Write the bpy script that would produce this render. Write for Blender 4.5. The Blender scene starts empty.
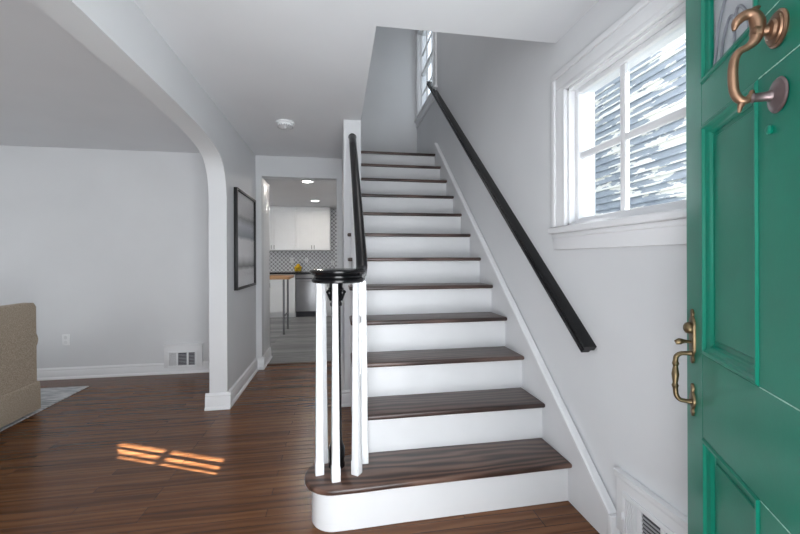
import bpy, bmesh, math, random
from mathutils import Vector, Matrix
random.seed(7)
R = math.radians
scn = bpy.context.scene
COL = scn.collection

# ------------------------------------------------------------------ camera, sky, sun, big lights, exposure
F_PX, YAW, ROLL, CAM_Z = 377.18, -0.1631, -0.004, 1.2464
c, s = math.cos(YAW), math.sin(YAW)
cr, sr = math.cos(ROLL), math.sin(ROLL)
cam_d = bpy.data.cameras.new('camera'); cam = bpy.data.objects.new('camera', cam_d); COL.objects.link(cam)
right = Vector((cr*c, cr*s, sr)); up = Vector((-sr*c, -sr*s, cr)); fwd = Vector((-s, c, 0))
M = Matrix((right, up, -fwd)).transposed().to_4x4(); M.translation = Vector((0, 0, CAM_Z))
cam.matrix_world = M
cam_d.sensor_width = 36; cam_d.lens = F_PX/800*36; cam_d.shift_y = (259.42-267)/800; cam_d.clip_start = 0.02
scn.camera = cam

world = bpy.data.worlds.new('daylight'); scn.world = world; world.use_nodes = True
bg = world.node_tree.nodes['Background']; bg.inputs[0].default_value = (0.86, 0.93, 1.0, 1); bg.inputs[1].default_value = 2.2

SUN_DIR = Vector((-0.9105, 0.4135, -0.69)).normalized()
sd = bpy.data.lights.new('sun', 'SUN'); sd.energy = 64; sd.angle = R(0.5); sd.color = (1, .97, .95)
so = bpy.data.objects.new('sun', sd); COL.objects.link(so); so.rotation_euler = SUN_DIR.to_track_quat('-Z', 'Y').to_euler()

def area(name, loc, direction, sx, sy, energy, color=(1, 1, 1)):
    d = bpy.data.lights.new(name, 'AREA'); d.shape = 'RECTANGLE'; d.size = sx; d.size_y = sy; d.energy = energy; d.color = color
    o = bpy.data.objects.new(name, d); COL.objects.link(o); o.location = loc
    o.rotation_euler = Vector(direction).to_track_quat('-Z', 'Z').to_euler()
    return o
# daylight through the open front doorway behind the camera, the living room windows and the kitchen window
area('doorway_daylight', (0.75, -2.4, 1.5), (-.18, 1, -.04), 3.6, 2.8, 270, (.93, .965, 1))
area('ceiling_uplight_fill', (0.08, -1.1, 0.0), (0, .62, .78), 2.6, 1.6, 150, (.97, .98, 1))  # added fill aimed upward to brighten the hall ceiling
area('living_window_daylight', (-3.2, 0.16, 1.45), (0.15, 1, -.25), 2.4, 1.5, 38, (.94, .97, 1))
area('side_window_daylight', (-5.1, 2.4, 1.45), (1, 0, -.25), 1.8, 1.5, 26, (.94, .97, 1))
area('kitchen_window_daylight', (-3.0, 7.2, 1.5), (1, 0.1, 0), 1.3, 1.1, 20, (.97, .985, 1))
area('upstairs_fill_light', (.70, 3.4, 4.9), (0, .25, -1), .9, 1.6, 11, (1, .985, .97))  # added fill lamp, out of view, brightens the stair landing

vs = scn.view_settings
vs.view_transform = 'Standard'; vs.look = 'None'; vs.gamma = 1.0; vs.exposure = 0.06; vs.use_curve_mapping = False
scn.cycles.use_denoising = True
scn.cycles.max_bounces = 10; scn.cycles.diffuse_bounces = 6; scn.cycles.glossy_bounces = 4
scn.cycles.transparent_max_bounces = 12
scn.cycles.caustics_reflective = False; scn.cycles.caustics_refractive = False
scn.cycles.sample_clamp_indirect = 6

# ------------------------------------------------------------------ materials
def srgb(r, g, b):
    f = lambda v: (v/255/12.92 if v/255 <= .04045 else ((v/255+.055)/1.055)**2.4)
    return (f(r), f(g), f(b), 1)
class NT:
    def __init__(self, name):
        self.m = bpy.data.materials.new(name); self.m.use_nodes = True
        self.t = self.m.node_tree; self.n = self.t.nodes; self.b = self.n['Principled BSDF']
        self.tc = self.n.new('ShaderNodeTexCoord')
    def add(self, typ, ins=None, **kw):
        x = self.n.new(typ)
        for k, v in kw.items(): setattr(x, k, v)
        for k, v in (ins or {}).items():
            if hasattr(v, 'links') or isinstance(v, bpy.types.NodeSocket): self.t.links.new(v, x.inputs[k])
            else: x.inputs[k].default_value = v
        return x
    def link(self, a, bsock): self.t.links.new(a, bsock)
    def math(self, op, a, b=0.0, c_=0.0):
        x = self.n.new('ShaderNodeMath'); x.operation = op
        for i, v in enumerate((a, b, c_)):
            if isinstance(v, bpy.types.NodeSocket): self.t.links.new(v, x.inputs[i])
            else: x.inputs[i].default_value = v
        return x.outputs[0]
    def mapping(self, scale=(1, 1, 1), rot=(0, 0, 0), loc=(0, 0, 0), src='Object'):
        return self.add('ShaderNodeMapping', {'Vector': self.tc.outputs[src], 'Scale': scale, 'Rotation': rot, 'Location': loc}).outputs[0]
    def ramp(self, fac, stops):
        x = self.add('ShaderNodeValToRGB', {'Fac': fac}); e = x.color_ramp.elements
        while len(e) < len(stops): e.new(.5)
        for el, (p, col) in zip(e, stops): el.position = p; el.color = col
        return x.outputs[0]
    def mix(self, fac, a, b, blend='MIX'):
        x = self.n.new('ShaderNodeMix'); x.data_type = 'RGBA'; x.blend_type = blend
        for sock, v in ((x.inputs[0], fac), (x.inputs[6], a), (x.inputs[7], b)):
            if isinstance(v, bpy.types.NodeSocket): self.t.links.new(v, sock)
            else: sock.default_value = v
        return x.outputs[2]
    def bump(self, h, strength=.2, dist=.01):
        x = self.add('ShaderNodeBump', {'Height': h, 'Strength': strength, 'Distance': dist})
        self.t.links.new(x.outputs[0], self.b.inputs['Normal'])
    def base(self, v):
        if isinstance(v, bpy.types.NodeSocket): self.t.links.new(v, self.b.inputs['Base Color'])
        else: self.b.inputs['Base Color'].default_value = v
    def set(self, **kw):
        for k, v in kw.items(): self.b.inputs[k.replace('_', ' ')].default_value = v

def paint(name, col, rough=.55, var=.03, nscale=6, bump=.04, bscale=180, spec=.4, metallic=0):
    t = NT(name)
    nz = t.add('ShaderNodeTexNoise', {'Vector': t.tc.outputs['Object'], 'Scale': nscale, 'Detail': 3}).outputs[0]
    dark = tuple(v*(1-var*2) for v in col[:3])+(1,); lite = tuple(min(1, v*(1+var)) for v in col[:3])+(1,)
    t.base(t.ramp(nz, [(.3, dark), (.7, lite)]))
    t.set(Roughness=rough, Metallic=metallic); t.b.inputs['Specular IOR Level'].default_value = spec
    if bump:
        n2 = t.add('ShaderNodeTexNoise', {'Vector': t.tc.outputs['Object'], 'Scale': bscale, 'Detail': 2}).outputs[0]
        t.bump(n2, bump, .002)
    return t.m

def wood_planks(name, cols, row, length, rough, gscale=1.0, mortar=.0012, gap=(.02, .012, .008, 1), grain=.5):
    t = NT(name)
    v = t.mapping()
    br = t.add('ShaderNodeTexBrick', {'Vector': v, 'Color1': (0, 0, 0, 1), 'Color2': (1, 1, 1, 1), 'Mortar': (.5, .5, .5, 1), 'Scale': 1.0,
               'Mortar Size': mortar, 'Mortar Smooth': .1, 'Bias': 0.0, 'Brick Width': length, 'Row Height': row}, offset=.37, offset_frequency=3)
    plank = br.outputs['Color']
    # each board shifts its own grain
    sh = t.add('ShaderNodeVectorMath', {0: plank, 1: (7.3, 3.1, 0)}, operation='MULTIPLY').outputs[0]
    vv = t.add('ShaderNodeVectorMath', {0: v, 1: sh}, operation='ADD').outputs[0]
    st = t.add('ShaderNodeMapping', {'Vector': vv, 'Scale': (1.6*gscale, 17*gscale, 1)}).outputs[0]
    n1 = t.add('ShaderNodeTexNoise', {'Vector': st, 'Scale': 1.6, 'Detail': 6, 'Roughness': .65, 'Distortion': .6}).outputs[0]
    wv = t.add('ShaderNodeTexWave', {'Vector': t.add('ShaderNodeMapping', {'Vector': vv, 'Scale': (.8*gscale, 6*gscale, 1)}).outputs[0],
               'Scale': 1.5, 'Distortion': 9, 'Detail': 3, 'Detail Scale': 1.2}, wave_type='BANDS', bands_direction='Y').outputs[0]
    g = t.math('ADD', t.math('MULTIPLY', n1, 1-grain), t.math('MULTIPLY', wv, grain))
    g = t.math('ADD', t.math('MULTIPLY', g, .7), t.math('MULTIPLY', plank, .3))
    colr = t.ramp(g, [(.25, cols[0]), (.5, cols[1]), (.78, cols[2])])
    colr = t.mix(br.outputs['Fac'], colr, gap)
    t.base(colr)
    t.set(Roughness=rough); t.b.inputs['Specular IOR Level'].default_value = .30
    t.bump(t.math('SUBTRACT', t.math('MULTIPLY', g, .25), br.outputs['Fac']), .18, .003)
    return t.m

def board_wood(name, cols, rough, seed=0.0, grain=.55, spec=.5):
    t = NT(name)
    v = t.mapping(loc=(seed, seed*2.3, 0))
    st = t.add('ShaderNodeMapping', {'Vector': v, 'Scale': (2.0, 26, 26)}).outputs[0]
    n1 = t.add('ShaderNodeTexNoise', {'Vector': st, 'Scale': 1.4, 'Detail': 6, 'Roughness': .7}).outputs[0]
    w_in = t.add('ShaderNodeMapping', {'Vector': v, 'Scale': (.9, 5.5, 1)}).outputs[0]
    wv = t.add('ShaderNodeTexWave', {'Vector': w_in, 'Scale': 1.3, 'Distortion': 15, 'Detail': 2.5, 'Detail Scale': .8},
               wave_type='BANDS', bands_direction='Y').outputs[0]
    g = t.math('ADD', t.math('MULTIPLY', n1, 1-grain), t.math('MULTIPLY', wv, grain))
    t.base(t.ramp(g, [(.2, cols[0]), (.5, cols[1]), (.85, cols[2])]))
    t.set(Roughness=rough); t.b.inputs['Specular IOR Level'].default_value = spec
    t.bump(g, .15, .002)
    return t.m

def glass(name, tint=(1, 1, 1, 1), gloss=.08, rough=0.0, haze=0.0, haze_col=(.9, .92, .95, 1)):
    t = NT(name); t.n.remove(t.b)
    out = t.n['Material Output']
    tr = t.add('ShaderNodeBsdfTransparent', {'Color': tint}); gl = t.add('ShaderNodeBsdfGlossy', {'Roughness': rough})
    nz = t.add('ShaderNodeTexNoise', {'Vector': t.tc.outputs['Object'], 'Scale': 14, 'Detail': 1})
    bp = t.add('ShaderNodeBump', {'Height': nz.outputs[0], 'Strength': .05, 'Distance': .01}); t.link(bp.outputs[0], gl.inputs['Normal'])
    mx = t.add('ShaderNodeMixShader', {0: gloss}); t.link(tr.outputs[0], mx.inputs[1]); t.link(gl.outputs[0], mx.inputs[2])
    res = mx.outputs[0]
    if haze:
        df = t.add('ShaderNodeBsdfDiffuse', {'Color': haze_col}); tl = t.add('ShaderNodeBsdfTranslucent', {'Color': haze_col})
        a = t.add('ShaderNodeMixShader', {0: .5}); t.link(df.outputs[0], a.inputs[1]); t.link(tl.outputs[0], a.inputs[2])
        m2 = t.add('ShaderNodeMixShader', {0: haze}); t.link(res, m2.inputs[1]); t.link(a.outputs[0], m2.inputs[2]); res = m2.outputs[0]
    t.link(res, out.inputs['Surface'])
    return t.m

MW = {}
MW['wall'] = paint('wall_paint', (.685, .695, .71, 1), .6, .015, 2.0, .03)
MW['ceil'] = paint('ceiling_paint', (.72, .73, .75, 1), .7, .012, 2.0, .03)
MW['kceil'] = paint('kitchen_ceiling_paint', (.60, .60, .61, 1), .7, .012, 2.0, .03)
MW['trim'] = paint('trim_paint', (.77, .775, .79, 1), .35, .01, 4.0, .01)
MW['riser'] = paint('riser_paint', (.70, .705, .72, 1), .4, .015, 5.0, .02)
MW['floor'] = wood_planks('oak_floor', [srgb(84, 50, 26), srgb(105, 65, 36), srgb(124, 81, 49)], .058, .95, .27, .75, grain=.42)
MW['kfloor'] = wood_planks('grey_plank_tile', [srgb(88, 89, 91), srgb(122, 123, 124), srgb(156, 156, 156)], .16, .95, .4, .7, .003, (.16, .16, .16, 1))
MW['tread'] = board_wood('dark_oak_tread', [srgb(40, 29, 26), srgb(66, 50, 46), srgb(88, 72, 66)], .34)
MW['black'] = paint('black_gloss_paint', (.005, .005, .006, 1), .22, .1, 8, .02, 60, .32)
MW['frame'] = paint('black_frame', (.012, .012, .013, 1), .4)
MW['green'] = paint('green_door_paint', srgb(10, 122, 99), .28, .06, 5, .05, 90, .42)
MW['brass'] = paint('aged_brass', srgb(146, 114, 92), .4, .12, 30, .05, 60, .5, .85)
MW['bronze'] = paint('dark_bronze', srgb(116, 100, 74), .38, .12, 30, .05, 60, .5, .85)
MW['pewter'] = paint('tarnished_stud', srgb(128, 112, 112), .4, .1, 30, .05, 60, .5, .8)
MW['lead'] = paint('lead_came', srgb(150, 152, 160), .5, .05, 20, .02, 60, .5, .3)
MW['vent'] = paint('vent_white', (.80, .81, .83, 1), .4, .01)
MW['dark'] = paint('duct_dark', (.07, .07, .08, 1), .8)
MW['plastic'] = paint('white_plastic', (.82, .83, .84, 1), .4, .01)
MW['glass'] = glass('window_glass', (.97, .985, 1, 1), .06)
MW['leadglass'] = glass('frosted_leaded_glass', (.96, .98, 1, 1), .06, .1, .62, (.92, .93, .96, 1))
MW['pglass'] = glass('picture_glass', (1, 1, 1, 1), .05, .02)
MW['cab'] = paint('cabinet_white', (.80, .81, .82, 1), .4, .01)
MW['steel'] = paint('brushed_steel', (.40, .40, .41, 1), .32, .06, 3, .02, 60, .5, .95)
MW['chrome'] = paint('pipe_steel', (.20, .20, .21, 1), .35, .05, 12, .02, 60, .5, .95)
MW['counter'] = paint('black_counter', (.02, .02, .022, 1), .15, .2, 40, 0)
MW['butcher'] = board_wood('butcher_block', [srgb(120, 76, 42), srgb(168, 118, 74), srgb(196, 150, 104)], .4)
MW['lemon'] = paint('lemon_skin', srgb(226, 184, 36), .4, .08, 20, .1, 90)
MW['wire'] = paint('grey_wire', srgb(70, 70, 70), .4, .05, 10, 0, 60, .5, .8)

t = NT('sofa_fabric')
nz = t.add('ShaderNodeTexNoise', {'Vector': t.tc.outputs['Object'], 'Scale': 160, 'Detail': 4}).outputs[0]
t.base(t.ramp(nz, [(.3, srgb(158, 143, 124)), (.7, srgb(204, 190, 171))])); t.set(Roughness=.95); t.bump(nz, .4, .004); MW['fabric'] = t.m

t = NT('rug_weave')
v = t.mapping()
n1 = t.add('ShaderNodeTexNoise', {'Vector': t.add('ShaderNodeMapping', {'Vector': v, 'Scale': (4, 22, 1)}).outputs[0], 'Scale': 2, 'Detail': 5}).outputs[0]
n2 = t.add('ShaderNodeTexVoronoi', {'Vector': v, 'Scale': 3.5}, feature='DISTANCE_TO_EDGE').outputs[0]
g = t.math('ADD', n1, t.math('MULTIPLY', n2, .5))
t.base(t.ramp(g, [(.4, srgb(158, 162, 166)), (.62, srgb(214, 215, 216)), (.8, srgb(236, 236, 234))])); t.set(Roughness=.95)
t.bump(n1, .3, .004); MW['rug'] = t.m

# arabesque lattice tile: light tiles inside a wavy diamond grid of grey grout
t = NT('arabesque_tile')
sp = t.add('ShaderNodeSeparateXYZ', {0: t.mapping()})
X, Z = sp.outputs[0], sp.outputs[2]
k = 2*math.pi/.092
a = t.math('MULTIPLY', X, k); b = t.math('MULTIPLY', Z, k)
wob = t.math('MULTIPLY', t.math('SINE', t.math('MULTIPLY', a, 2.0)), t.math('MULTIPLY', t.math('SINE', t.math('MULTIPLY', b, 2.0)), .18))
val = t.math('ABSOLUTE', t.math('ADD', t.math('ADD', t.math('COSINE', a), t.math('COSINE', b)), wob))
grout = t.math('LESS_THAN', val, .30)
t.base(t.mix(grout, (.72, .73, .75, 1), (.13, .13, .135, 1))); t.set(Roughness=.25); t.bump(val, .3, .004); MW['tile'] = t.m

# framed print: pale bands, the glass's window reflection painted into them
t = NT('print_painted_reflection')
sp = t.add('ShaderNodeSeparateXYZ', {0: t.mapping()})
nz = t.add('ShaderNodeTexNoise', {'Vector': t.mapping((5, 5, 2)), 'Scale': 2.2, 'Detail': 6}).outputs[0]
zz = t.math('ADD', sp.outputs[2], t.math('MULTIPLY', t.math('SUBTRACT', nz, .5), .035))
zz = t.math('DIVIDE', t.math('SUBTRACT', zz, 1.0), .88)
t.base(t.ramp(zz, [(.0, srgb(236, 237, 239)), (.17, srgb(226, 226, 228)), (.21, srgb(128, 129, 132)), (.27, srgb(214, 214, 216)), (.33, srgb(246, 246, 248)), (.50, srgb(244, 244, 246)),
                   (.54, srgb(150, 156, 166)), (.66, srgb(196, 200, 208)), (.74, srgb(140, 141, 145)), (.78, srgb(196, 196, 198)), (1, srgb(226, 226, 228))]))
t.set(Roughness=.7); MW['print'] = t.m

# neighbour's clapboards: blue grey boards with ragged sunlit patches painted in white
t = NT('clapboard_painted_sun')
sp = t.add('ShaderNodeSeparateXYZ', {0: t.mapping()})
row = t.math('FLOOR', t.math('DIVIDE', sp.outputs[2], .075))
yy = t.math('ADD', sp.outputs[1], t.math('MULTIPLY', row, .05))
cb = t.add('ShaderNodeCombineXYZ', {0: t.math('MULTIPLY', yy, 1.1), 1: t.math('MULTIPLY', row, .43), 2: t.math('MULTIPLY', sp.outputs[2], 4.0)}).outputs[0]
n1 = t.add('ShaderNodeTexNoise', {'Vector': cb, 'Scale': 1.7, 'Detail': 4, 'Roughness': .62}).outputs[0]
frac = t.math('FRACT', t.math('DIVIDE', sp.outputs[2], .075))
lip = t.math('MULTIPLY', t.math('LESS_THAN', frac, .26), .075)  # light catching each lower board edge, painted into the colour
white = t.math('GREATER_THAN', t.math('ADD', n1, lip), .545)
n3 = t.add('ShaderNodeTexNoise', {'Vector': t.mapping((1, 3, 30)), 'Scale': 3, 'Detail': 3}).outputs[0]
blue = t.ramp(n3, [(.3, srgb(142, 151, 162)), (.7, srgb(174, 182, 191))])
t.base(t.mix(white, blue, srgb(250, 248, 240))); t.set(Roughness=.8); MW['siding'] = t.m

# ------------------------------------------------------------------ mesh helpers
class MB:
    def __init__(self): self.bm = bmesh.new()
    def box(self, x0, x1, y0, y1, z0, z1, bev=0.0, seg=2):
        m = Matrix.Translation(((x0+x1)/2, (y0+y1)/2, (z0+z1)/2)) @ Matrix.Diagonal((abs(x1-x0), abs(y1-y0), abs(z1-z0), 1))
        r = bmesh.ops.create_cube(self.bm, size=1, matrix=m)
        if bev:
            ed = {e for vv in r['verts'] for e in vv.link_edges}
            bmesh.ops.bevel(self.bm, geom=list(ed), offset=bev, segments=seg, profile=.5, affect='EDGES')
        return self
    def prism(self, pts, axis, a, b, bev=0.0, seg=2, side='both'):
        """pts: 2D outline; axis: the extrusion axis ('x': pts are y,z; 'y': x,z; 'z': x,y)"""
        def P(p, h): return {'x': (h, p[0], p[1]), 'y': (p[0], h, p[1]), 'z': (p[0], p[1], h)}[axis]
        va = [self.bm.verts.new(P(p, a)) for p in pts]; vb = [self.bm.verts.new(P(p, b)) for p in pts]
        fa = self.bm.faces.new(va); fb = self.bm.faces.new(vb[::-1])
        fs = [fa, fb]
        for i in range(len(pts)):
            j = (i+1) % len(pts); fs.append(self.bm.faces.new((va[i], vb[i], vb[j], va[j])))
        bmesh.ops.recalc_face_normals(self.bm, faces=fs)
        if bev:
            ed = set(fa.edges)|set(fb.edges) if side == 'both' else set(fb.edges) if side == 'b' else set(fa.edges)
            bmesh.ops.bevel(self.bm, geom=list(ed), offset=bev, segments=seg, profile=.5, affect='EDGES')
        return self
    def lathe(self, prof, center=(0, 0, 0), axis='z', n=28, tmat=None):
        """prof: (radius, height) pairs"""
        rings = []
        base = Matrix.Translation(center)
        rot = {'z': Matrix.Identity(4), 'x': Matrix.Rotation(R(90), 4, 'Y'), 'y': Matrix.Rotation(R(-90), 4, 'X')}[axis]
        m = tmat if tmat is not None else base @ rot
        for r, h in prof:
            if r < 1e-6: rings.append([self.bm.verts.new(m @ Vector((0, 0, h)))])
            else: rings.append([self.bm.verts.new(m @ Vector((r*math.cos(2*math.pi*i/n), r*math.sin(2*math.pi*i/n), h))) for i in range(n)])
        fs = []
        for A, B in zip(rings, rings[1:]):
            for i in range(n):
                j = (i+1) % n
                q = [A[i % len(A)], A[j % len(A)], B[j % len(B)], B[i % len(B)]]
                u = []
                for vv in q:
                    if vv not in u: u.append(vv)
                if len(u) > 2: fs.append(self.bm.faces.new(u))
        for ring, flip in ((rings[0], True), (rings[-1], False)):
            if len(ring) > 2: fs.append(self.bm.faces.new(ring[::-1] if flip else ring))
        bmesh.ops.recalc_face_normals(self.bm, faces=fs)
        return self
    def tube(self, pts, radii, n=10, smooth=4, cap=True, flat=None):
        """a swept tube through pts; radii one number or one per point; flat squashes the section along a vector"""
        P = [Vector(p) for p in pts]
        rr = [radii]*len(P) if not hasattr(radii, '__len__') else list(radii)
        if smooth > 1 and len(P) > 2:
            Q, q = [], []
            for i in range(len(P)-1):
                p0, p1, p2, p3 = P[max(i-1, 0)], P[i], P[i+1], P[min(i+2, len(P)-1)]
                for k_ in range(smooth):
                    u = k_/smooth
                    Q.append(.5*((2*p1)+(p2-p0)*u+(2*p0-5*p1+4*p2-p3)*u*u+(3*p1-p0-3*p2+p3)*u**3)); q.append(rr[i]*(1-u)+rr[i+1]*u)
            Q.append(P[-1]); q.append(rr[-1]); P, rr = Q, q
        rings = []; prev = None
        for i, p in enumerate(P):
            d = (P[min(i+1, len(P)-1)]-P[max(i-1, 0)]).normalized()
            if prev is None:
                ref = Vector((0, 0, 1)) if abs(d.z) < .9 else Vector((1, 0, 0)); e1 = d.cross(ref).normalized()
            else: e1 = (prev-d*prev.dot(d)).normalized()
            prev = e1; e2 = d.cross(e1)
            ring = []
            for j in range(n):
                o = (e1*math.cos(2*math.pi*j/n)+e2*math.sin(2*math.pi*j/n))*rr[i]
                if flat: o -= Vector(flat)*o.dot(Vector(flat))*.0
                ring.append(self.bm.verts.new(p+o))
            rings.append(ring)
        fs = []
        for A, B in zip(rings, rings[1:]):
            for j in range(n): fs.append(self.bm.faces.new((A[j], A[(j+1) % n], B[(j+1) % n], B[j])))
        if cap: fs.append(self.bm.faces.new(rings[0][::-1])); fs.append(self.bm.faces.new(rings[-1]))
        bmesh.ops.recalc_face_normals(self.bm, faces=fs)
        return self
    def sweep(self, prof, path):
        """prof: outline points (u along side vector, v along up) ; path: list of (pos, side, up)"""
        rings = [[self.bm.verts.new(Vector(p)+Vector(sd_)*u+Vector(u_)*v_) for u, v_ in prof] for p, sd_, u_ in path]
        fs = []; n = len(prof)
        for A, B in zip(rings, rings[1:]):
            for j in range(n): fs.append(self.bm.faces.new((A[j], A[(j+1) % n], B[(j+1) % n], B[j])))
        fs.append(self.bm.faces.new(rings[0][::-1])); fs.append(self.bm.faces.new(rings[-1]))
        bmesh.ops.recalc_face_normals(self.bm, faces=fs)
        return self
    def sphere(self, c_, r, sx=1, sy=1, sz=1, seg=16, rot=0):
        m = Matrix.Translation(c_) @ Matrix.Rotation(rot, 4, 'Z') @ Matrix.Diagonal((r*sx, r*sy, r*sz, 1))
        bmesh.ops.create_uvsphere(self.bm, u_segments=seg, v_segments=seg//2+2, radius=1, matrix=m); return self
    def rot_z(self, ang, center):
        bmesh.ops.rotate(self.bm, verts=self.bm.verts, cent=center, matrix=Matrix.Rotation(ang, 3, 'Z')); return self
    def build(self, name, mat, parent=None, sharp=35, **props):
        me = bpy.data.meshes.new(name); self.bm.to_mesh(me); self.bm.free()
        me.materials.append(mat if not isinstance(mat, str) else MW[mat])
        me.shade_smooth(); me.set_sharp_from_angle(angle=R(sharp))
        o = bpy.data.objects.new(name, me); COL.objects.link(o)
        if parent: o.parent = parent
        for k_, v_ in props.items(): o[k_] = v_
        return o
def struct(name, mb, mat, parent=None, **kw):
    o = mb.build(name, mat, parent, **kw)
    if not parent: o['kind'] = 'structure'
    return o
def thing(name, label, cat, loc=(0, 0, 0), rotz=0, group=None):
    o = bpy.data.objects.new(name, None); COL.objects.link(o); o.location = loc; o.rotation_euler = (0, 0, rotz)
    o.empty_display_size = .1; o['label'] = label; o['category'] = cat
    if group: o['group'] = group
    return o
def tag(o, label, cat, group=None):
    o['label'] = label; o['category'] = cat
    if group: o['group'] = group
    return o

# ------------------------------------------------------------------ measures
H = 2.44
XW = 1.196            # right wall
XS = 1.166            # stair skirt face
XH = -0.923; XH2 = -1.064   # hall left wall, both faces
YB = 4.51             # back wall of hall and living room
YK = 5.03             # kitchen side of the passage
XL, XR = 0.0525, 0.1986     # stair wall
YP = 3.253            # its end
YS = 1.9213           # front edge of the ceiling opening
RI, GO, Y1 = 0.2102, 0.243, 1.7508
NOSE = .03; TH = .028
YL = 5.62             # landing back wall
ny = lambda k_: Y1+(k_-1)*GO     # nosing of tread k

# ------------------------------------------------------------------ setting
struct('floor', MB().box(-5.2, 1.196, -.05, 4.70, -.12, 0), 'floor')
struct('kitchen_floor', MB().box(-3.2, .15, 4.70, 9.1, -.12, -.004), 'kfloor')
struct('ceiling', MB().box(XH2, XR, .1, YB, H, H+.14).box(XR, XW, .1, YS, H, H+.14), 'ceil')
struct('living_room_ceiling', MB().box(-5.2, XH2, .1, YB, H, H+.14), 'ceil')
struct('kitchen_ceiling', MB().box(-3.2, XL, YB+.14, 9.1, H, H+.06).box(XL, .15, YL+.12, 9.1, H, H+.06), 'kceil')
struct('stairwell_ceiling', MB().box(XL, XW, YS-.15, YL, 5.0, 5.1), 'ceil')
struct('landing_floor', MB().box(XR, XW, ny(12)+.12, YL, 2.40, 12*RI), 'tread')

# left wall of the hall with the wide flattened arch
arc = [(3.37, 1.70), (3.368, 1.78), (3.358, 1.85), (3.341, 1.915), (3.318, 1.97), (3.285, 2.02), (3.245, 2.058), (3.19, 2.088), (3.12, 2.110), (3.03, 2.130),
       (2.90, 2.146), (2.75, 2.156), (2.55, 2.162), (2.30, 2.165)]
yc = (3.37+.42)/2
near = [(2*yc-y, z) for y, z in reversed(arc)]
near = [p for p in near if p[0] < 1.49]
pts = [(3.37, 0), (YB, 0), (YB, H), (.1, H), (.1, 0), (.42, 0)] + near[::-1] + [p for p in reversed(arc)]
struct('wall_left', MB().prism(pts, 'x', XH2, XH), 'wall', sharp=30)

# back wall: living room side, strip beside the passage, header, piece right of it
mb = MB().box(-5.2, XH2, YB, YB+.14, 0, H+.14)
mb.box(XH2, -.862, YB, YB+.14, 0, H+.14).box(-.862, -.012, YB, YB+.14, 2.203, H+.14).box(-.012, XL, YB, YB+.14, 0, H+.14)
struct('wall_back', mb, 'wall')
struct('wall_stair', MB().box(XL, XR, YP, YK, 0, H).box(XL, XR, YK, YL, 0, H), 'wall')
mb = MB().box(XL, XR, YS-.15, YL, H+.14, 5.0).box(XR, XW, YS-.15, YS, H+.14, 5.0)
mb.box(XL, XW+.15, YL, YL+.12, 0, 5.1)
struct('wall_landing', mb, 'wall')
# right wall with the two window openings
W1 = (1.110, 1.815, 1.42, 2.140)     # y0 y1 z0 z1
W2 = (4.56, 5.50, 3.36, 4.60)
x0, x1 = XW, XW+.15
mb = MB()
mb.box(x0, x1, -.05, W1[0], 0, 5.1).box(x0, x1, W1[0], W1[1], 0, W1[2]).box(x0, x1, W1[0], W1[1], W1[3], 5.1)
mb.box(x0, x1, W1[1], W2[0], 0, 5.1).box(x0, x1, W2[0], W2[1], 0, W2[2]).box(x0, x1, W2[0], W2[1], W2[3], 5.1).box(x0, x1, W2[1], YL, 0, 5.1)
struct('wall_right', mb, 'wall')
mb = MB().box(-5.2, -.385, -.03, .1, 0, H+.14).box(.60, XW, -.03, .1, 0, H+.14).box(-.385, .60, -.03, .1, 2.09, H+.14)
struct('wall_front', mb, 'wall')
struct('wall_far_left', MB().box(-5.32, -5.2, -.03, YB+.14, 0, H+.14), 'wall')
mb = MB().box(-3.32, -3.2, YB+.14, 9.2, 0, H+.06).box(.15, .27, YL+.12, 9.2, 0, H+.06).box(-3.2, -.862-.6, YB+.14, YB+.26, 0, H+.06)
struct('wall_kitchen', mb, 'wall')
struct('wall_kitchen_back', MB().box(-3.2, .15, 9.1, 9.2, 0, H+.06), 'tile')

# baseboards: board, bead and shoe
def base_run(mb, p, q, nrm, h=.135):
    """from p to q along the wall; nrm points into the room"""
    p, q, nrm = Vector((*p, 0)), Vector((*q, 0)), Vector((*nrm, 0))
    prof = [(0, .0), (.030, .0), (.030, .012), (.026, .02), (.017, .026), (.017, h-.035), (.013, h-.028), (.015, h-.018), (.009, h-.006), (.004, h), (0, h)]
    mb.sweep(prof, [(p, nrm, (0, 0, 1)), (q, nrm, (0, 0, 1))])
mb = MB()
base_run(mb, (XH, 3.37), (XH, YB), (1, 0)); base_run(mb, (XH2-.030, 3.37), (XH+.030, 3.37), (0, -1)); base_run(mb, (XH2, 3.37), (XH2, YB), (-1, 0))
struct('baseboard_left', mb, 'trim')
mb = MB(); base_run(mb, (-5.2, YB), (XH2, YB), (0, -1), .12)
struct('baseboard_back', mb, 'trim')
mb = MB(); base_run(mb, (XH, YB), (-.862+.030, YB), (0, -1)); base_run(mb, (-.862, YB), (-.862, YK), (1, 0)); base_run(mb, (-.012-.03, YB), (XL, YB), (0, -1))
struct('baseboard_passage', mb, 'trim')
mb = MB(); base_run(mb, (XL-.03, YP), (XR-.09, YP), (0, -1)); base_run(mb, (XL, YP), (XL, YB), (-1, 0))
struct('baseboard_stair', mb, 'trim')
mb = MB(); base_run(mb, (XW, .62), (XW, 1.035), (-1, 0))
struct('baseboard_right', mb, 'trim')
struct('trim_passage', MB().box(-1.0, -.862, YB+.14, YK, 0, 2.205, .003), 'trim')
struct('trim_threshold', MB().box(-.862, -.012, 4.655, 4.72, 0, .008, .003), board_wood('threshold_oak', [srgb(40, 22, 12), srgb(74, 46, 28), srgb(96, 62, 40)], .4))

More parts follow.
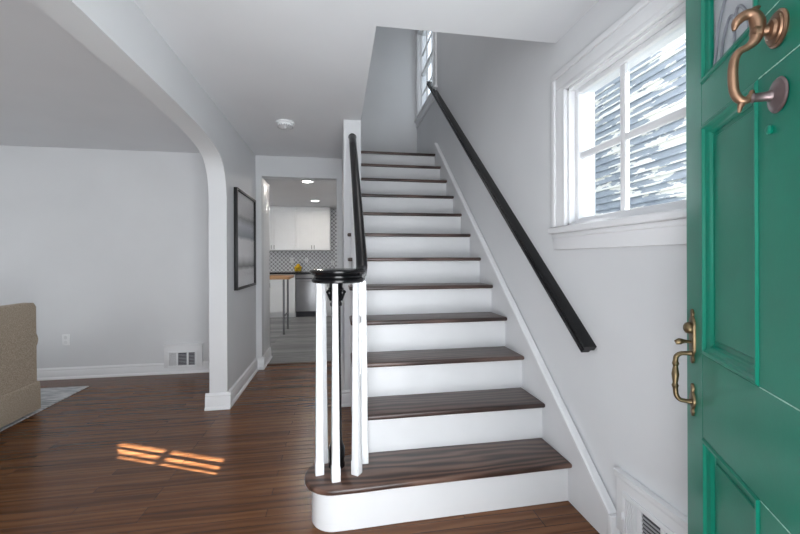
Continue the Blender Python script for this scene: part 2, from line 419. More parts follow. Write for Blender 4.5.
# ------------------------------------------------------------------ windows
def window(name, y0, y1, z0, z1, ncol, nrow, cas=.115, meet=None, label='', apron=True, colpos=None):
    w = thing(name, label, 'window', (XW, (y0+y1)/2, z0)); w['kind'] = 'structure'
    def ch(nm, mb, mat, par=w):
        o = mb.build(nm, mat, par); o.matrix_parent_inverse = Matrix.Translation((-XW, -(y0+y1)/2, -z0)); return o
    # casing: back band, flat, inner bead
    mb = MB()
    for a0, a1, pr in ((cas, cas-.03, .026), (cas-.03, .022, .017), (.022, .0, .022)):
        zb = z0-.0
        mb.box(XW-pr, XW, y1+a1, y1+a0, zb, z1+a1, .004).box(XW-pr, XW, y0-a0, y0-a1, zb, z1+a1, .004).box(XW-pr, XW, y0-a0, y1+a0, z1+a1, z1+a0, .004)
    ch('casing', mb, 'trim')
    if apron:
        ch('sill', MB().box(XW-.042, XW+.06, y0-cas-.02, y1+cas+.015, z0-.036, z0-.004, .008, 3), 'trim')
        ch('apron', MB().box(XW-.018, XW, y0-cas, y1+cas, z0-.125, z0-.036, .004).box(XW-.024, XW, y0-cas, y1+cas, z0-.06, z0-.036, .006), 'trim')
    # jamb lining
    mb = MB().box(XW, XW+.15, y1-.012, y1, z0, z1).box(XW, XW+.15, y0, y0+.012, z0, z1).box(XW, XW+.15, y0, y1, z1-.012, z1).box(XW, XW+.15, y0, y1, z0-.004, z0+.012)
    ch('jamb', mb, 'trim')
    sx0, sx1 = XW+.035, XW+.075
    st = .026
    mb = MB().box(sx0, sx1, y1-.012-st, y1-.012, z0+.012, z1-.012, .004).box(sx0, sx1, y0+.012, y0+.012+st, z0+.012, z1-.012, .004)
    mb.box(sx0, sx1, y0+.012+st, y1-.012-st, z1-.012-st, z1-.012, .004).box(sx0, sx1, y0+.012+st, y1-.012-st, z0+.012, z0+.012+st, .004)
    if meet: mb.box(sx0, sx1+.01, y0+.012+st, y1-.012-st, meet-.025, meet+.025, .004)
    ch('sash', mb, 'trim')
    gy0, gy1, gz0, gz1 = y0+.012+st, y1-.012-st, z0+.012+st, z1-.012-st
    bars = MB(); mw = .0165
    for i in range(1, ncol):
        yy_ = colpos if colpos else gy0+(gy1-gy0)*i/ncol; bars.box(sx0+.010, sx1-.008, yy_-mw, yy_+mw, gz0, gz1, .005)
    for j in range(1, nrow):
        zz_ = gz0+(gz1-gz0)*j/nrow; bars.box(sx0+.011, sx1-.009, gy0, gy1, zz_-mw, zz_+mw, .005)
    ch('muntin', bars, 'trim')
    ch('pane', MB().box(sx0+.018, sx0+.022, gy0, gy1, gz0, gz1), 'glass')
    return w
window('window_1', *W1, 2, 2, colpos=1.4825, label='white wooden window with small panes on the right wall above the black handrail')
window('window_2', *W2, 3, 4, meet=3.98, label='tall white sash window up at the stair landing')

# ------------------------------------------------------------------ outside
nh = thing('neighbouring_house', 'blue grey clapboard house with painted white sunlit patches seen through the small paned window', 'house', (3.0, 4, 0))
def off(o, p): o.matrix_parent_inverse = Matrix.Translation([-v_ for v_ in p]); return o
mb = MB(); NX = 3.0
pr_ = []
zc = 0.0
while zc < 6.4: pr_ += [(NX-.022, zc), (NX-.004, zc+.075)]; zc += .075
mb.prism([(p[0], p[1]) for p in pr_]+[(NX+.2, zc), (NX+.2, 0)], 'y', .825, 8.0)
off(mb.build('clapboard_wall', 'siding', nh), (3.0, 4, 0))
off(MB().prism([(NX-.25, 6.4), (NX+.3, 6.4), (NX+2.0, 7.4), (NX+1.9, 7.5)], 'y', .825, 8.1).build('roof', paint('roof_shingle', (.12, .12, .13, 1), .9), nh), (3.0, 4, 0))
off(MB().box(NX, NX+.15, -3.0, .575, 0, 4.2).build('sun_slit_blocker', 'siding', nh), (3.0, 4, 0))  # unseen wall added to cut the sun to a narrow floor streak
struct('ground', MB().box(1.35, 9, -5, 12, -.4, -.3), paint('ground_earth', (.18, .19, .15, 1), .95))

# ------------------------------------------------------------------ staircase
stairs = thing('staircase', 'white staircase with dark oak treads climbing to a landing', 'staircase', (.65, 1.75, 0))
SP = (.65, 1.75, 0)
T1C, T1R = (-.015, 1.866), .147
def bull(off_):
    """outline of the bullnose step, inset by off_"""
    cx, cy, r = T1C[0], T1C[1], T1R-off_
    p = [(XS, Y1-.006+off_), (.30, 1.728+off_), (.08, cy-r+.001)]
    for i in range(0, 19):
        a_ = R(-85-10.2*i); p.append((cx+r*math.cos(a_), cy+r*math.sin(a_)))
    p += [(.105, ny(2)+NOSE+.011), (XS, ny(2)+NOSE+.013)]
    return p
TIP = .080
for k_ in range(1, 13):
    z1_ = k_*RI; z0_ = z1_-TH
    if k_ == 1: pts = bull(0)
    else:
        y0_ = ny(k_); y1_ = ny(k_+1)+NOSE+.013 if k_ < 12 else ny(12)+.12
        if k_ < 7: pts = [(TIP+.012, y0_), (XS, y0_), (XS, y1_), (TIP, y1_), (TIP, y0_+.012)]
        elif k_ == 7: pts = [(TIP+.012, y0_), (XS, y0_), (XS, y1_), (XR, y1_), (XR, YP-.002), (TIP, YP-.002), (TIP, y0_+.012)]
        else: pts = [(XR, y0_), (XS, y0_), (XS, y1_), (XR, y1_)]
    mb = MB().prism(pts, 'z', z0_, z1_, .010, 3)
    m = MW['tread'] if k_ == 12 else board_wood('dark_oak_tread_%d' % k_, [srgb(44, 32, 29), srgb(72, 54, 49), srgb(98, 79, 72)] if k_ > 1 else [srgb(42, 29, 24), srgb(82, 59, 50), srgb(112, 86, 74)], .34, k_*1.37)
    off(mb.build('tread', m, stairs), SP)
    zb = (k_-1)*RI
    if k_ == 1: mb = MB().prism(bull(.034), 'z', 0, z0_)
    else: mb = MB().box((.105 if k_ < 7 else XR) if k_ != 7 else XR, XS, ny(k_)+NOSE, ny(k_)+NOSE+.014, zb, z0_)
    off(mb.build('riser', 'riser', stairs), SP)
pts = [(ny(2)+NOSE, 0)]
for k_ in range(2, 7): pts += [(ny(k_)+NOSE, k_*RI-TH), (ny(k_+1)+NOSE, k_*RI-TH)]
pts += [(ny(7)+NOSE, 7*RI-TH), (YP-.001, 7*RI-TH), (YP-.001, 0)]
off(MB().prism(pts, 'x', .105, .125).build('stringer', 'riser', stairs), SP)
# skirt board on the right wall, stepped foot, and its moulded cap
capz = lambda y: .128+(y-1.46)*.8475
ye = 4.41
pts = [(1.46, 0), (ye, 12*RI-.3), (ye, capz(ye)-.02), (1.46, .128)]
pts = [(1.46, 0), (1.80, 0), (ye+.1, 2.2), (ye+.1, capz(ye)-.012), (ye, capz(ye)-.012), (1.46, .120)]
off(MB().prism(pts, 'x', XS, XW).build('skirt_board', 'riser', stairs), SP)
u_ = Vector((0, 1, .8475)).normalized(); nn = Vector((0, -u_.z, u_.y))
prof = [(0, -.034), (.020, -.034), (.026, -.026), (.026, -.012), (.036, -.004), (.038, .004), (.030, .010), (0, .010)]
mb = MB().sweep(prof, [(Vector((XW-.010, 1.462, capz(1.462)+.012)), (-1, 0, 0), nn), (Vector((XW-.010, ye, capz(ye)+.012)), (-1, 0, 0), nn)])
mb.box(XW-.042, XW, 1.452, 1.475, 0, .135, .004)
off(mb.build('skirt_cap', 'trim', stairs), SP)

# ------------------------------------------------------------------ banister: newel, volute cap, balusters, rail
ban = thing('banister', 'white balusters and black newel with round black cap and sloping rail on the bottom step', 'banister', (0.02, 1.89, RI))
BP = (0.02, 1.89, RI)
CX, CY = .0, 1.905
# newel
z = RI
pr_ = [(.0, z), (.040, z), (.041, z+.012), (.036, z+.03), (.040, z+.045), (.040, z+.09), (.031, z+.115), (.028, z+.13), (.0255, z+.2), (.0245, z+.45), (.0235, z+.74),
       (.0235, z+.80), (.030, z+.807), (.030, z+.818), (.025, z+.826), (.027, z+.845), (.037, z+.872), (.040, z+.89), (.034, z+.90), (.034, 1.140), (0, 1.140)]
nw = off(MB().lathe(pr_, (CX-.01, CY+.02, 0), n=24).build('newel_post', 'black', ban), BP)
mb = MB()
for i in range(8):
    a_ = i*math.pi/4; d_ = Vector((math.cos(a_), math.sin(a_), 0)); b0 = Vector((CX-.01, CY+.02, 0))
    mb.tube([b0+d_*.026+Vector((0, 0, z+.83)), b0+d_*.036+Vector((0, 0, z+.86)), b0+d_*.043+Vector((0, 0, z+.88)), b0+d_*.046+Vector((0, 0, z+.868))], [.006, .008, .008, .004], 6, 2)
off(mb.build('capital_leaves', 'black', ban), BP).matrix_parent_inverse = Matrix.Translation([-v_ for v_ in BP])
# cap with moulded edge
pr_ = [(0, 1.134), (.122, 1.134), (.129, 1.139), (.130, 1.148), (.124, 1.155), (.118, 1.160), (.119, 1.168), (.130, 1.176), (.138, 1.184), (.139, 1.191), (.134, 1.197), (.118, 1.2005), (0, 1.201)]
off(MB().lathe(pr_, (CX, CY, 0), n=48).build('newel_cap', 'black', ban), BP)
# handrail from the cap up to the end of the stair wall
sl = .865
def zr(y): return 1.2+ (y-1.99)*sl
ud = Vector((0, 1, sl)).normalized(); un = Vector((0, -ud.z, ud.y))
prof = [(-.020, -.030), (.020, -.030), (.023, -.022), (.020, -.014), (.029, -.004), (.030, .008), (.025, .020), (.013, .028), (-.013, .028), (-.025, .020), (-.030, .008), (-.029, -.004), (-.020, -.014), (-.023, -.022)]
mb = MB().sweep(prof, [(Vector((.112, 1.905, 1.170)), (1, 0, 0), (0, 0, 1)), (Vector((.118, 1.955, 1.176)), (1, 0, 0), Vector((0, -.35, .94)).normalized()),
                       (Vector((.124, 2.0, 1.205)), (1, 0, 0), un), (Vector((.126, 2.06, zr(2.06))), (1, 0, 0), un), (Vector((.126, YP-.003, zr(YP))), (1, 0, 0), un)])
off(mb.build('handrail', 'black', ban), BP)
off(MB().lathe([(.0, 0), (.034, 0), (.034, .004), (.0, .004)], (.126, YP-.0045, zr(YP)), 'y').build('rail_rosette', 'black', ban), BP)
def baluster(x, y, zb, zt, ang, bl=.062):
    mb = MB().box(x-.0225, x+.0225, y-.0225, y+.0225, zb, zb+bl, .002, 1)
    mb.prism([(-.0225, -.0225), (.0225, -.0225), (.0225, .0225), (-.0225, .0225)], 'z', 0, .0001)
    mb.bm.free(); mb = MB()
    rings = []
    for hw, zz_ in ((.0205, zb), (.0205, zb+bl), (.0182, zb+bl+.007), (.0125, zt)):
        rings.append([mb.bm.verts.new((x+sx*hw, y+sy*hw, zz_)) for sx, sy in ((-1, -1), (1, -1), (1, 1), (-1, 1))])
    for A, B in zip(rings, rings[1:]):
        for j in range(4): mb.bm.faces.new((A[j], A[(j+1) % 4], B[(j+1) % 4], B[j]))
    mb.bm.faces.new(rings[0][::-1]); mb.bm.faces.new(rings[-1])
    ve = [e for e in mb.bm.edges if abs(e.verts[0].co.z-e.verts[1].co.z) > .005]
    bmesh.ops.bevel(mb.bm, geom=ve, offset=.004, segments=2, profile=.5, affect='EDGES')
    bmesh.ops.recalc_face_normals(mb.bm, faces=mb.bm.faces)
    mb.rot_z(ang, (x, y, 0))
    return off(mb.build('baluster', 'riser', ban), BP)
for x, y in ((-.092, 1.869), (-.014, 1.800), (.086, 1.840), (.129, 1.937), (-.075, 1.972)):
    baluster(x, y, RI, 1.135, math.atan2(y-CY, x-CX) if x > .05 and y < 1.9 else (R(8) if x < 0 else 0))
for k_ in range(2, 7):
    for dy in (.075, .196):
        y = ny(k_)+dy; baluster(.128, y, k_*RI, zr(y)-.034, 0)

# ------------------------------------------------------------------ wall handrail
hr = thing('wall_handrail', 'long black handrail fixed along the right wall beside the stairs', 'handrail', (XW, 1.55, .84))
HP = (XW, 1.55, .84)
sl2 = .8655
u2 = Vector((0, 1, sl2)).normalized(); n2_ = Vector((0, -u2.z, u2.y))
zr2 = lambda y: .835+(y-1.593)*sl2
prof = [(0, -.001), (0, -.030), (.020, -.030), (.022, -.043), (.060, -.043), (.064, -.040), (.064, -.028), (.057, -.024), (.057, -.015), (.063, -.012), (.065, -.007), (.063, -.002), (.058, 0), (.004, 0)]
mb = MB().sweep(prof, [(Vector((XW-.001, 1.593, zr2(1.593))), (-1, 0, 0), n2_), (Vector((XW-.001, 4.70, zr2(4.70))), (-1, 0, 0), n2_)])
off(mb.build('rail', 'black', hr), HP)

# ------------------------------------------------------------------ vents
def register(label, loc, rotz):
    """local: x along the wall, -y into the room, z up; width .36"""
    v_ = thing('wall_vent', label, 'vent', loc, rotz, None)
    w_, h_ = .200, .255
    mb = MB().box(-w_+.005, w_-.005, -.022, 0, 0, h_-.03, .003).box(-w_, w_, -.030, 0, h_-.03, h_-.008, .006).box(-w_-.003, w_+.003, -.031, 0, h_-.010, h_, .003)
    mb.build('surround', 'trim', v_)
    z0_, z1_ = .024, .161
    x0_, x1_ = -.152, .142
    gx = [(-.136, -.069), (-.050, .037), (.056, .120)]
    mb = MB()
    y0_, y1_ = -.030, -.0225
    mb.box(x0_, x1_, y0_, y1_, z1_, z1_+.022, .002).box(x0_, x1_, y0_, y1_, z0_-.022, z0_, .002)
    xs = [x0_]+[q_ for g_ in gx for q_ in g_]+[x1_]
    for i in range(0, len(xs), 2): mb.box(xs[i], xs[i+1], y0_, y1_, z0_, z1_, .0015)
    mb.build('grille', 'vent', v_)
    MB().box(gx[0][0], gx[2][1], -.0228, -.0222, z0_, z1_).build('duct_opening', 'dark', v_)
    for i in range(6):
        xx = gx[0][0]+.004+i*.0112; MB().box(xx, xx+.007, -.029, -.0235, z0_, z1_).build('upright_louver', 'vent', v_)
    for g_ in gx[1:]:
        for i in range(8):
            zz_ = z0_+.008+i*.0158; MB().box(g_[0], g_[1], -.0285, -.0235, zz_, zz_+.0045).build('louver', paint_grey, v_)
    MB().box(-.147, -.141, -.040, -.030, z0_+.045, z0_+.075, .002).build('lever', 'vent', v_)
    return v_
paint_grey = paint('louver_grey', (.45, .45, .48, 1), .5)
register('white louvered register on the far living room wall at baseboard height', (-1.686, YB, .068), 0)
register('white louvered register low on the wall beside the green door', (XW, 1.252, .092), R(-90))

# outlets
def outlet(loc, label, rotz=0, group=None):
    o = thing('electrical_outlet', label, 'outlet', loc, rotz, group)
    MB().box(-.036, .036, -.006, 0, -.058, .058, .003).build('cover_plate', 'plastic', o)
    for dz in (-.025, .025): MB().prism([(.017*math.cos(a_*math.pi/8), dz+.019*math.sin(a_*math.pi/8)) for a_ in range(16)], 'y', -.0085, -.0062).build('socket', paint_sock, o)
    return o
paint_sock = paint('socket_white', (.72, .73, .74, 1), .4)
outlet((-2.84, YB, .41), 'white outlet plate on the living room wall between sofa and vent')
outlet((-1.06, 9.1, 1.24), 'small white outlet on the tiled backsplash, the one furthest from the stairs')
outlet((-.73, 9.1, 1.24), 'small white outlet on the tiled backsplash just right of the yellow fruit')
outlet((-.13, 9.1, 1.17), 'small white outlet on the tiled backsplash closest to the stairs')

# ------------------------------------------------------------------ framed picture on the hall wall
pc = thing('framed_picture', 'tall pale print in a thin black frame on the hall wall', 'picture', (XH, 3.98, .97))
PP = (XH, 3.98, .97)
y0_, y1_, z0_, z1_ = 3.588, 4.372, .972, 1.905
fw = .022
mb = MB()
for a_ in ((y0_, y0_+fw, z0_, z1_), (y1_-fw, y1_, z0_, z1_), (y0_+fw, y1_-fw, z0_, z0_+fw), (y0_+fw, y1_-fw, z1_-fw, z1_)): mb.box(XH, XH+.032, *a_, .002)
off(mb.build('frame', 'frame', pc), PP)
off(MB().box(XH+.001, XH+.012, y0_+fw, y1_-fw, z0_+fw, z1_-fw).build('print', 'print', pc), PP)
off(MB().box(XH+.018, XH+.020, y0_+fw, y1_-fw, z0_+fw, z1_-fw).build('glazing', 'pglass', pc), PP)

# smoke detector
sdet = thing('smoke_detector', 'round white smoke detector on the hall ceiling', 'smoke detector', (-.447, 3.39, H))
MB().lathe([(0, 0), (.078, 0), (.080, -.008), (.078, -.016), (.066, -.018), (.066, -.024), (.070, -.026), (.066, -.038), (.050, -.046), (0, -.047)], n=32).build('housing', 'plastic', sdet)
mb = MB()
for i in range(20):
    a_ = i*math.pi/10; mb.box(.052, .068, -.004, .004, -.043, -.030).rot_z(0, (0, 0, 0))
    bmesh.ops.rotate(mb.bm, verts=mb.bm.verts, cent=(0, 0, 0), matrix=Matrix.Rotation(math.pi/10, 3, 'Z'))
mb.build('vent_slots', paint_grey, sdet)
MB().lathe([(0, -.047), (.012, -.047), (.011, -.050), (0, -.050)], n=16).build('test_button', 'plastic', sdet)

# ------------------------------------------------------------------ living room: sofa and rug
rug = thing('area_rug', 'pale grey patterned rug reaching past the end of the beige sofa', 'rug', (-3.7, 3.0, 0))
MB().box(-1.25, 1.265, -1.9, 1.18, 0, .010, .003).build('rug_field', 'rug', rug)
sofa = thing('sofa', 'beige upholstered sofa seen from behind near the living room rug', 'sofa', (-2.885, 2.52, .011))
def sf(nm, mb, mat='fabric'): return mb.build(nm, mat, sofa)
B = .46   # local x of the outer back
mb = MB().prism([(B-.215, .235), (B-.018, .235), (B-.020, .60), (B-.022, .86), (B-.04, .892), (B-.11, .895), (B-.17, .88), (B-.19, .80)], 'y', -1.0, 1.035, .02, 3)
sf('backrest', mb)
mb = MB()
prof2 = [(-.44, .02), (B-.002, .02), (B-.006, .225), (B-.014, .245), (-.43, .245)]
mb.prism(prof2, 'y', -1.02, 1.045, .008, 2); sf('skirt', mb)
sf('seat_base', MB().box(-.43, B-.20, -.86, .88, .246, .33, .02))
for i, (a_, b_) in enumerate(((-.855, .005), (.012, .875))):
    sf('seat_cushion', MB().box(-.44, B-.23, a_, b_, .335, .47, .045, 4)); sf('back_cushion', MB().box(B-.40, B-.235, a_, b_, .475, .82, .06, 4))
for sgn in (-1, 1):
    yo = .955*sgn+.0075
    mb = MB().box(-.43, B-.20, yo-.065, yo+.065, .246, .58, .02)
    mb.lathe([(0, 0), (.070, 0), (.088, .012), (.088, .86), (.070, .875), (0, .875)], (-.44, yo+.015*sgn, .585), 'x', 24); sf('arm', mb)

# ------------------------------------------------------------------ kitchen
YC = 8.43    # base cabinet fronts
def handle(par, x, y, z0_, z1_): return MB().tube([(x, y, z0_), (x, y-.028, z0_+.006), (x, y-.03, (z0_+z1_)/2), (x, y-.028, z1_-.006), (x, y, z1_)], .006, 8, 3).build('handle', 'chrome', par)
def shaker(par, x0_, x1_, y, z0_, z1_, hx=None, hz=None):
    mb = MB().box(x0_, x1_, y-.012, y, z0_, z1_)
    w_ = .055
    for a_ in ((x0_, x0_+w_, z0_, z1_), (x1_-w_, x1_, z0_, z1_), (x0_+w_, x1_-w_, z0_, z0_+w_), (x0_+w_, x1_-w_, z1_-w_, z1_)): mb.box(a_[0], a_[1], y-.024, y-.012, a_[2], a_[3])
    d_ = mb.build('door', 'cab', par)
    if hx is not None: handle(d_, hx, y-.02, *hz)
    return d_
def upper(x0_, x1_, mid, label):
    c_ = thing('upper_cabinet', label, 'cabinet', ((x0_+x1_)/2, 9.1, 1.46), 0, None)
    cx = (x0_+x1_)/2
    MB().box(x0_-cx, x1_-cx, -.38, -.002, 0, .87).build('body', 'cab', c_)
    g_ = .005
    shaker(c_, x0_-cx+g_, mid-cx-g_, -.381, .004, .866, mid-cx-.03, (.03, .11)); shaker(c_, mid-cx+g_, x1_-cx-g_, -.381, .004, .866, mid-cx+.03, (.03, .11))
    MB().box(x0_-cx, x1_-cx, -.40, -.002, .87, .976).box(x0_-cx, x1_-cx, -.42, -.38, .90, .976, .01).build('crown', 'cab', c_)
    return c_
upper(-1.905, -.936, -1.42, 'white shaker wall cabinet above the butcher block table')
upper(-.934, -.173, -.553, 'white shaker wall cabinet above the dishwasher')
def basecab(x0_, x1_, label, drawer=True):
    cx = (x0_+x1_)/2
    c_ = thing('base_cabinet', label, 'cabinet', (cx, 9.1, 0))
    w_ = (x1_-x0_)/2
    MB().box(-w_, w_, -.66, -.002, .10, .935).box(-w_, w_, -.61, -.1, 0, .10).build('body', 'cab', c_)
    g_ = .004
    if drawer:
        MB().box(-w_+g_, w_-g_, -.68, -.661, .78, .925, .002).build('drawer', 'cab', c_)
    shaker(c_, -w_+g_, w_-g_, -.661, .11, .765 if drawer else .925, -w_+.05, (.66, .74))
    return c_
basecab(-1.90, -1.49, 'white base cabinet at the far end of the kitchen counter')
basecab(-1.488, -.917, 'white base cabinet with drawer behind the table legs')
basecab(-.268, .14, 'white base cabinet right of the dishwasher')
ct = thing('countertop', 'black polished countertop below the tiled backsplash', 'countertop', (-.9, 9.1, .935))
MB().box(-1.0, 1.045, -.70, -.002, 0, .040, .004).build('slab', 'counter', ct)
dw = thing('dishwasher', 'stainless steel dishwasher under the black countertop', 'dishwasher', (-.592, 9.1, 0))
MB().box(-.320, .320, -.64, -.01, .10, .925).build('body', 'dark', dw)
MB().prism([(-.668, .125), (-.672, .80), (-.668, .825), (-.642, .825), (-.642, .125)], 'x', -.318, .318, .003).build('door', 'steel', dw)
MB().box(-.318, .318, -.672, -.642, .845, .925, .004).build('control_panel', 'steel', dw)
MB().tube([(-.27, -.672, .79), (-.27, -.715, .79), (.27, -.715, .79), (.27, -.672, .79)], .010, 10, 1).build('handle', 'steel', dw)
MB().box(-.318, .318, -.60, -.57, .0, .12).build('toe_kick', 'dark', dw)

tb = thing('table', 'counter height butcher block table on paired steel pipe legs', 'table', (-1.4, 6.82, -.004))
MB().box(-.6, .60, -.33, .33, .925, .978, .006).build('tabletop', 'butcher', tb)
for x in (-.50, .50):
    for y in (-.262, .262): MB().tube([(x, y, 0), (x, y, .03), (x, y, .924)], [.022, .0165, .0165], 12, 1).build('leg', 'chrome', tb)
    MB().tube([(x, -.24, .30), (x, .24, .30)], .014, 10, 1).build('stretcher', 'chrome', tb)

# yellow fruit in a little wire basket on the counter
bk = thing('wire_basket', 'small handled wire basket of yellow fruit on the black countertop', 'basket', (-.88, 8.72, .975))
mb = MB()
for i, (r_, z_) in enumerate(((.062, .004), (.085, .045), (.100, .090))):
    mb.tube([(r_*math.cos(a_*math.pi/12), r_*math.sin(a_*math.pi/12), z_) for a_ in range(25)], .003, 6, 1, cap=False)
for a_ in range(10):
    cx_, sx_ = math.cos(a_*math.pi/5), math.sin(a_*math.pi/5); mb.tube([(.062*cx_, .062*sx_, .004), (.085*cx_, .085*sx_, .045), (.1*cx_, .1*sx_, .09)], .0025, 6, 2)
mb.build('bowl', 'wire', bk)
MB().tube([(.1*math.cos(a_*math.pi/10), 0, .09+.13*math.sin(a_*math.pi/10)) for a_ in range(11)], .0035, 6, 2).build('handle', 'wire', bk)
for i, (x, y, z_) in enumerate(((-.035, -.03, .045), (.038, -.028, .045), (0, .038, .045), (-.042, .0, .098), (.042, .005, .098), (0, -.035, .105), (0, .02, .15))):
    o = MB().sphere((0, 0, 0), .038, 1.12, .95, .95, 14, i*1.1).build('lemon', 'lemon')
    o.location = (-.88+x, 8.72+y, .975+z_); tag(o, 'yellow lemon heaped in the small wire basket', 'lemon', 'lemons in the wire basket')

t = NT('lamp_glow'); t.base((1, 1, 1, 1)); t.b.inputs['Emission Color'].default_value = (1, .95, .88, 1); t.b.inputs['Emission Strength'].default_value = 9; MW['glow'] = t.m
for y, lab in ((5.886, 'round recessed ceiling light in the kitchen nearer the passage'), (7.80, 'round recessed ceiling light in the kitchen nearer the cabinets')):
    l_ = thing('ceiling_light', lab, 'ceiling light', (-.45, y, H))
    MB().lathe([(.075, 0), (.098, 0), (.096, -.008), (.078, -.010), (.075, -.004)], n=28).build('trim_ring', 'plastic', l_)
    MB().lathe([(0, -.004), (.075, -.004), (.075, -.002), (0, -.002)], n=28).build('diffuser', 'glow', l_)
    ld = bpy.data.lights.new('downlight', 'AREA'); ld.shape = 'DISK'; ld.size = .14; ld.energy = 9; ld.color = (1, .94, .86)
    lo = bpy.data.objects.new('downlight', ld); COL.objects.link(lo); lo.location = (-.45, y, H-.012)

# ------------------------------------------------------------------ green front door, swung open
EX, EY = 1.0, .9467
D = Vector((.4956, .8685, 0))
door = thing('door_1', 'green panelled front door standing open beside the camera', 'door', (EX, EY, 0), math.atan2(-D.y, -D.x)); door['kind'] = 'structure'
DW_, DT = .91, .044
st, mu = .112, (.385, .525)
zr_ = [(.02, .25), (.775, .995), (1.594, 1.702), (1.93, 2.045)]
def db(t0, t1, z0_, z1_, n0=0.0, n1=-DT, bev=.0015): return MB().box(t0, t1, -n0, -n1, z0_, z1_, bev, 1)
for a_, b_ in ((0, st), (DW_-st, DW_)): db(a_, b_, .02, 2.045).build('stile', 'green', door)
for z0_, z1_ in zr_: db(st, DW_-st, z0_, z1_).build('rail', 'green', door)
for (a_, b_) in ((.25, .775), (.995, 1.594), (1.702, 1.93)): db(mu[0], mu[1], a_, b_).build('mullion', 'green', door)
def mould(t0, t1, z0_, z1_, face=0, w_=.030, dep=.014):
    """picture-frame moulding: raised lip, cove and quirk"""
    prof = [(0, 0), (.004, .004), (.010, .0035), (.014, -.003), (.022, -.006), (.026, -.011), (w_, -dep), (w_, -dep-.004), (0, -dep-.004)]
    mb = MB(); n_ = len(prof)
    cs = [(t0, z0_, 1, 1), (t1, z0_, -1, 1), (t1, z1_, -1, -1), (t0, z1_, 1, -1)]
    rings = [[mb.bm.verts.new((a_+sa*u, -v_, b_+sb*u)) for u, v_ in prof] for a_, b_, sa, sb in cs]
    for i in range(4):
        A, Bq = rings[i], rings[(i+1) % 4]
        for j in range(n_): mb.bm.faces.new((A[j], A[(j+1) % n_], Bq[(j+1) % n_], Bq[j]))
    bmesh.ops.recalc_face_normals(mb.bm, faces=mb.bm.faces)
    return mb
for t0, t1 in ((st, mu[0]), (mu[1], DW_-st)):
    for z0_, z1_ in ((.25, .775), (.995, 1.594)):
        p_ = db(t0, t1, z0_, z1_, -.016, -DT+.012, 0); p_.box(t0+.042, t1-.042, .012, .018, z0_+.042, z1_-.042, .003, 1)
        o = p_.build('panel', 'green', door); mould(t0, t1, z0_, z1_).build('moulding', 'green', o)
    gl = db(t0+.02, t1-.02, 1.702+.02, 1.93-.02, -.020, -.025, 0).build('glass_pane', 'leadglass', door); gl['label'] = 'pale leaded glass pane'
    mould(t0, t1, 1.702, 1.93, w_=.026).build('moulding', 'green', gl)
    cm = MB(); tw = t1-t0; tm = (t0+t1)/2
    def came(ps, r_=.0032): cm.tube([(a_, .0165, b_) for a_, b_ in ps], r_, 6, 4)
    zb = 1.722
    came([(t0+.03, zb), (t0+.045, zb+.05), (t0+.06, zb+.10), (t0+.10, zb+.15), (tm, zb+.185)]); came([(t1-.03, zb), (t1-.045, zb+.05), (t1-.06, zb+.10), (t1-.10, zb+.15), (tm, zb+.185)])
    came([(t0+.07, zb), (t0+.082, zb+.05), (tm-.02, zb+.085), (tm, zb+.06), (tm, zb)]); came([(t1-.07, zb), (t1-.082, zb+.05), (tm+.02, zb+.085), (tm, zb+.06)])
    cm.build('came', 'lead', gl)

def worn(p0, p1, w_):
    mb = MB(); n_ = 26; a_ = Vector(p0); b_ = Vector(p1); d_ = (b_-a_).normalized(); side = Vector((-d_.y, d_.x))
    rnd = random.Random(int(p0[1]*1000)); L, Rr = [], []
    for i in range(n_+1):
        q_ = a_.lerp(b_, i/n_); ww = w_*(.25+.75*rnd.random()) if 0 < i < n_ else w_*.2
        L.append(q_+side*ww*.6); Rr.append(q_-side*ww*.4)
    mb.prism([(v_.x, v_.y) for v_ in L]+[(v_.x, v_.y) for v_ in reversed(Rr)], 'y', -.0006, .0003)
    return mb
MW['primer'] = paint('pale_primer', srgb(176, 214, 200), .6, .1, 40)
for z_ in (1.702, 1.594, .995, .775): worn((mu[0]+.002, z_), (mu[1]-.002, z_), .0028).build('worn_joint', 'primer', door)['label'] = 'pale line of worn paint along a joint'
# entry handle: plates, lock cylinder, thumb latch, grip   (local: t, -n, z)
eh = MB()
def plate(mb, tc, prof_, th=.006):
    pts = [(tc+w_, z_) for w_, z_ in prof_]+[(tc-w_, z_) for w_, z_ in reversed(prof_)]
    mb.prism(pts, 'y', -th, -.0002, .002, 2, 'a'); return mb
hz = .05
top = [(.002, .954), (.008, .958), (.011, .966), (.007, .974), (.012, .982), (.018, .992), (.018, 1.055), (.020, 1.062), (.018, 1.072), (.012, 1.080), (.007, 1.086), (.010, 1.093), (.006, 1.101), (.002, 1.105)]
h_ = plate(MB(), hz, top).build('door_handle', 'bronze', door); h_['label'] = 'aged brass thumb latch handle'
low = [(.002, .808), (.007, .812), (.010, .820), (.006, .828), (.014, .838), (.017, .848), (.017, .858), (.012, .868), (.006, .876), (.009, .886), (.006, .894), (.002, .898)]
plate(MB(), hz, low).build('lower_plate', 'bronze', h_)
MB().lathe([(0, 0), (.016, 0), (.0165, .006), (.014, .012), (.008, .016), (0, .017)], (hz, -.006, 1.052), tmat=Matrix.Translation((hz, -.006, 1.052)) @ Matrix.Rotation(R(90), 4, 'X')).build('lock_cylinder', 'bronze', h_)
mb = MB().tube([(hz, -.006, 1.013), (hz, -.020, 1.014), (hz, -.032, 1.013), (hz, -.042, 1.009)], [.004, .005, .009, .006], 10, 3)
mb.build('thumb_latch', 'bronze', h_)
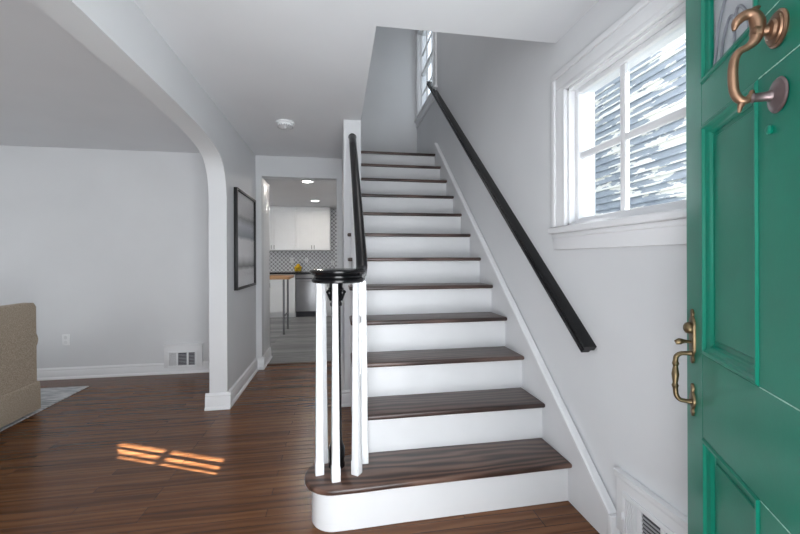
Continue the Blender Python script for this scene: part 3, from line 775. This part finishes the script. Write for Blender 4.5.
gp = [(.004, .982), (.016, .981), (.030, .979), (.0395, .971), (.042, .958), (.042, .950), (.042, .942), (.0425, .920), (.043, .896), (.043, .888), (.0425, .880), (.0405, .862), (.032, .850), (.016, .847), (.004, .847)]
gr = [.008, .006, .006, .0065, .0065, .009, .006, .0095, .006, .009, .0065, .0065, .006, .006, .008]
MB().tube([(hz, -n_, z_) for n_, z_ in gp], gr, 12, 4).build('grip', 'bronze', h_)

# knocker on the centre stile
kt = .455
tz = lambda z_: Matrix.Translation((kt, 0, z_)) @ Matrix.Rotation(R(90), 4, 'X')
kn = MB().lathe([(0, 0), (.031, 0), (.032, .003), (.029, .006), (.026, .006), (.025, .009), (.018, .010), (.016, .014), (.009, .017), (.008, .024), (.012, .028), (.012, .036), (.006, .040), (0, .041)], tmat=tz(1.654)).build('door_knocker', 'brass', door)
kn['label'] = 'aged brass S shaped knocker'
rp = [(.064, 1.664), (.060, 1.678), (.048, 1.688), (.036, 1.686), (.030, 1.672), (.030, 1.656), (.034, 1.640), (.044, 1.630), (.056, 1.624), (.0635, 1.610), (.066, 1.590), (.0655, 1.566), (.063, 1.548), (.056, 1.536), (.047, 1.533), (.040, 1.540), (.038, 1.550)]
rr_ = [.003, .008, .009, .010, .0115, .011, .009, .0065, .0065, .0075, .008, .008, .0075, .0075, .007, .006, .003]
MB().tube([(kt, -n_, z_) for n_, z_ in rp], rr_, 12, 4).build('striker', 'brass', kn)
mb = MB().tube([(kt, -.040, 1.688), (kt, -.033, 1.696), (kt, -.026, 1.699)], [.006, .006, .002], 8, 3)
mb.tube([(kt, -.050, 1.533), (kt, -.055, 1.524), (kt, -.057, 1.512)], [.006, .005, .002], 8, 3)
mb.build('leaf_tip', 'brass', kn)
MB().lathe([(0, 0), (.029, 0), (.031, .002), (.028, .005), (.022, .006), (.018, .009), (.011, .012), (.0085, .017), (.0078, .034), (.009, .038), (.006, .042), (0, .042)], tmat=tz(1.536)).build('striker_stud', 'pewter', kn)
MB().lathe([(0, 0), (.008, 0), (.009, .003), (.006, .006), (0, .007)], tmat=Matrix.Translation((.428, 0, 1.483)) @ Matrix.Rotation(R(90), 4, 'X')).build('screw_boss', 'green', door)
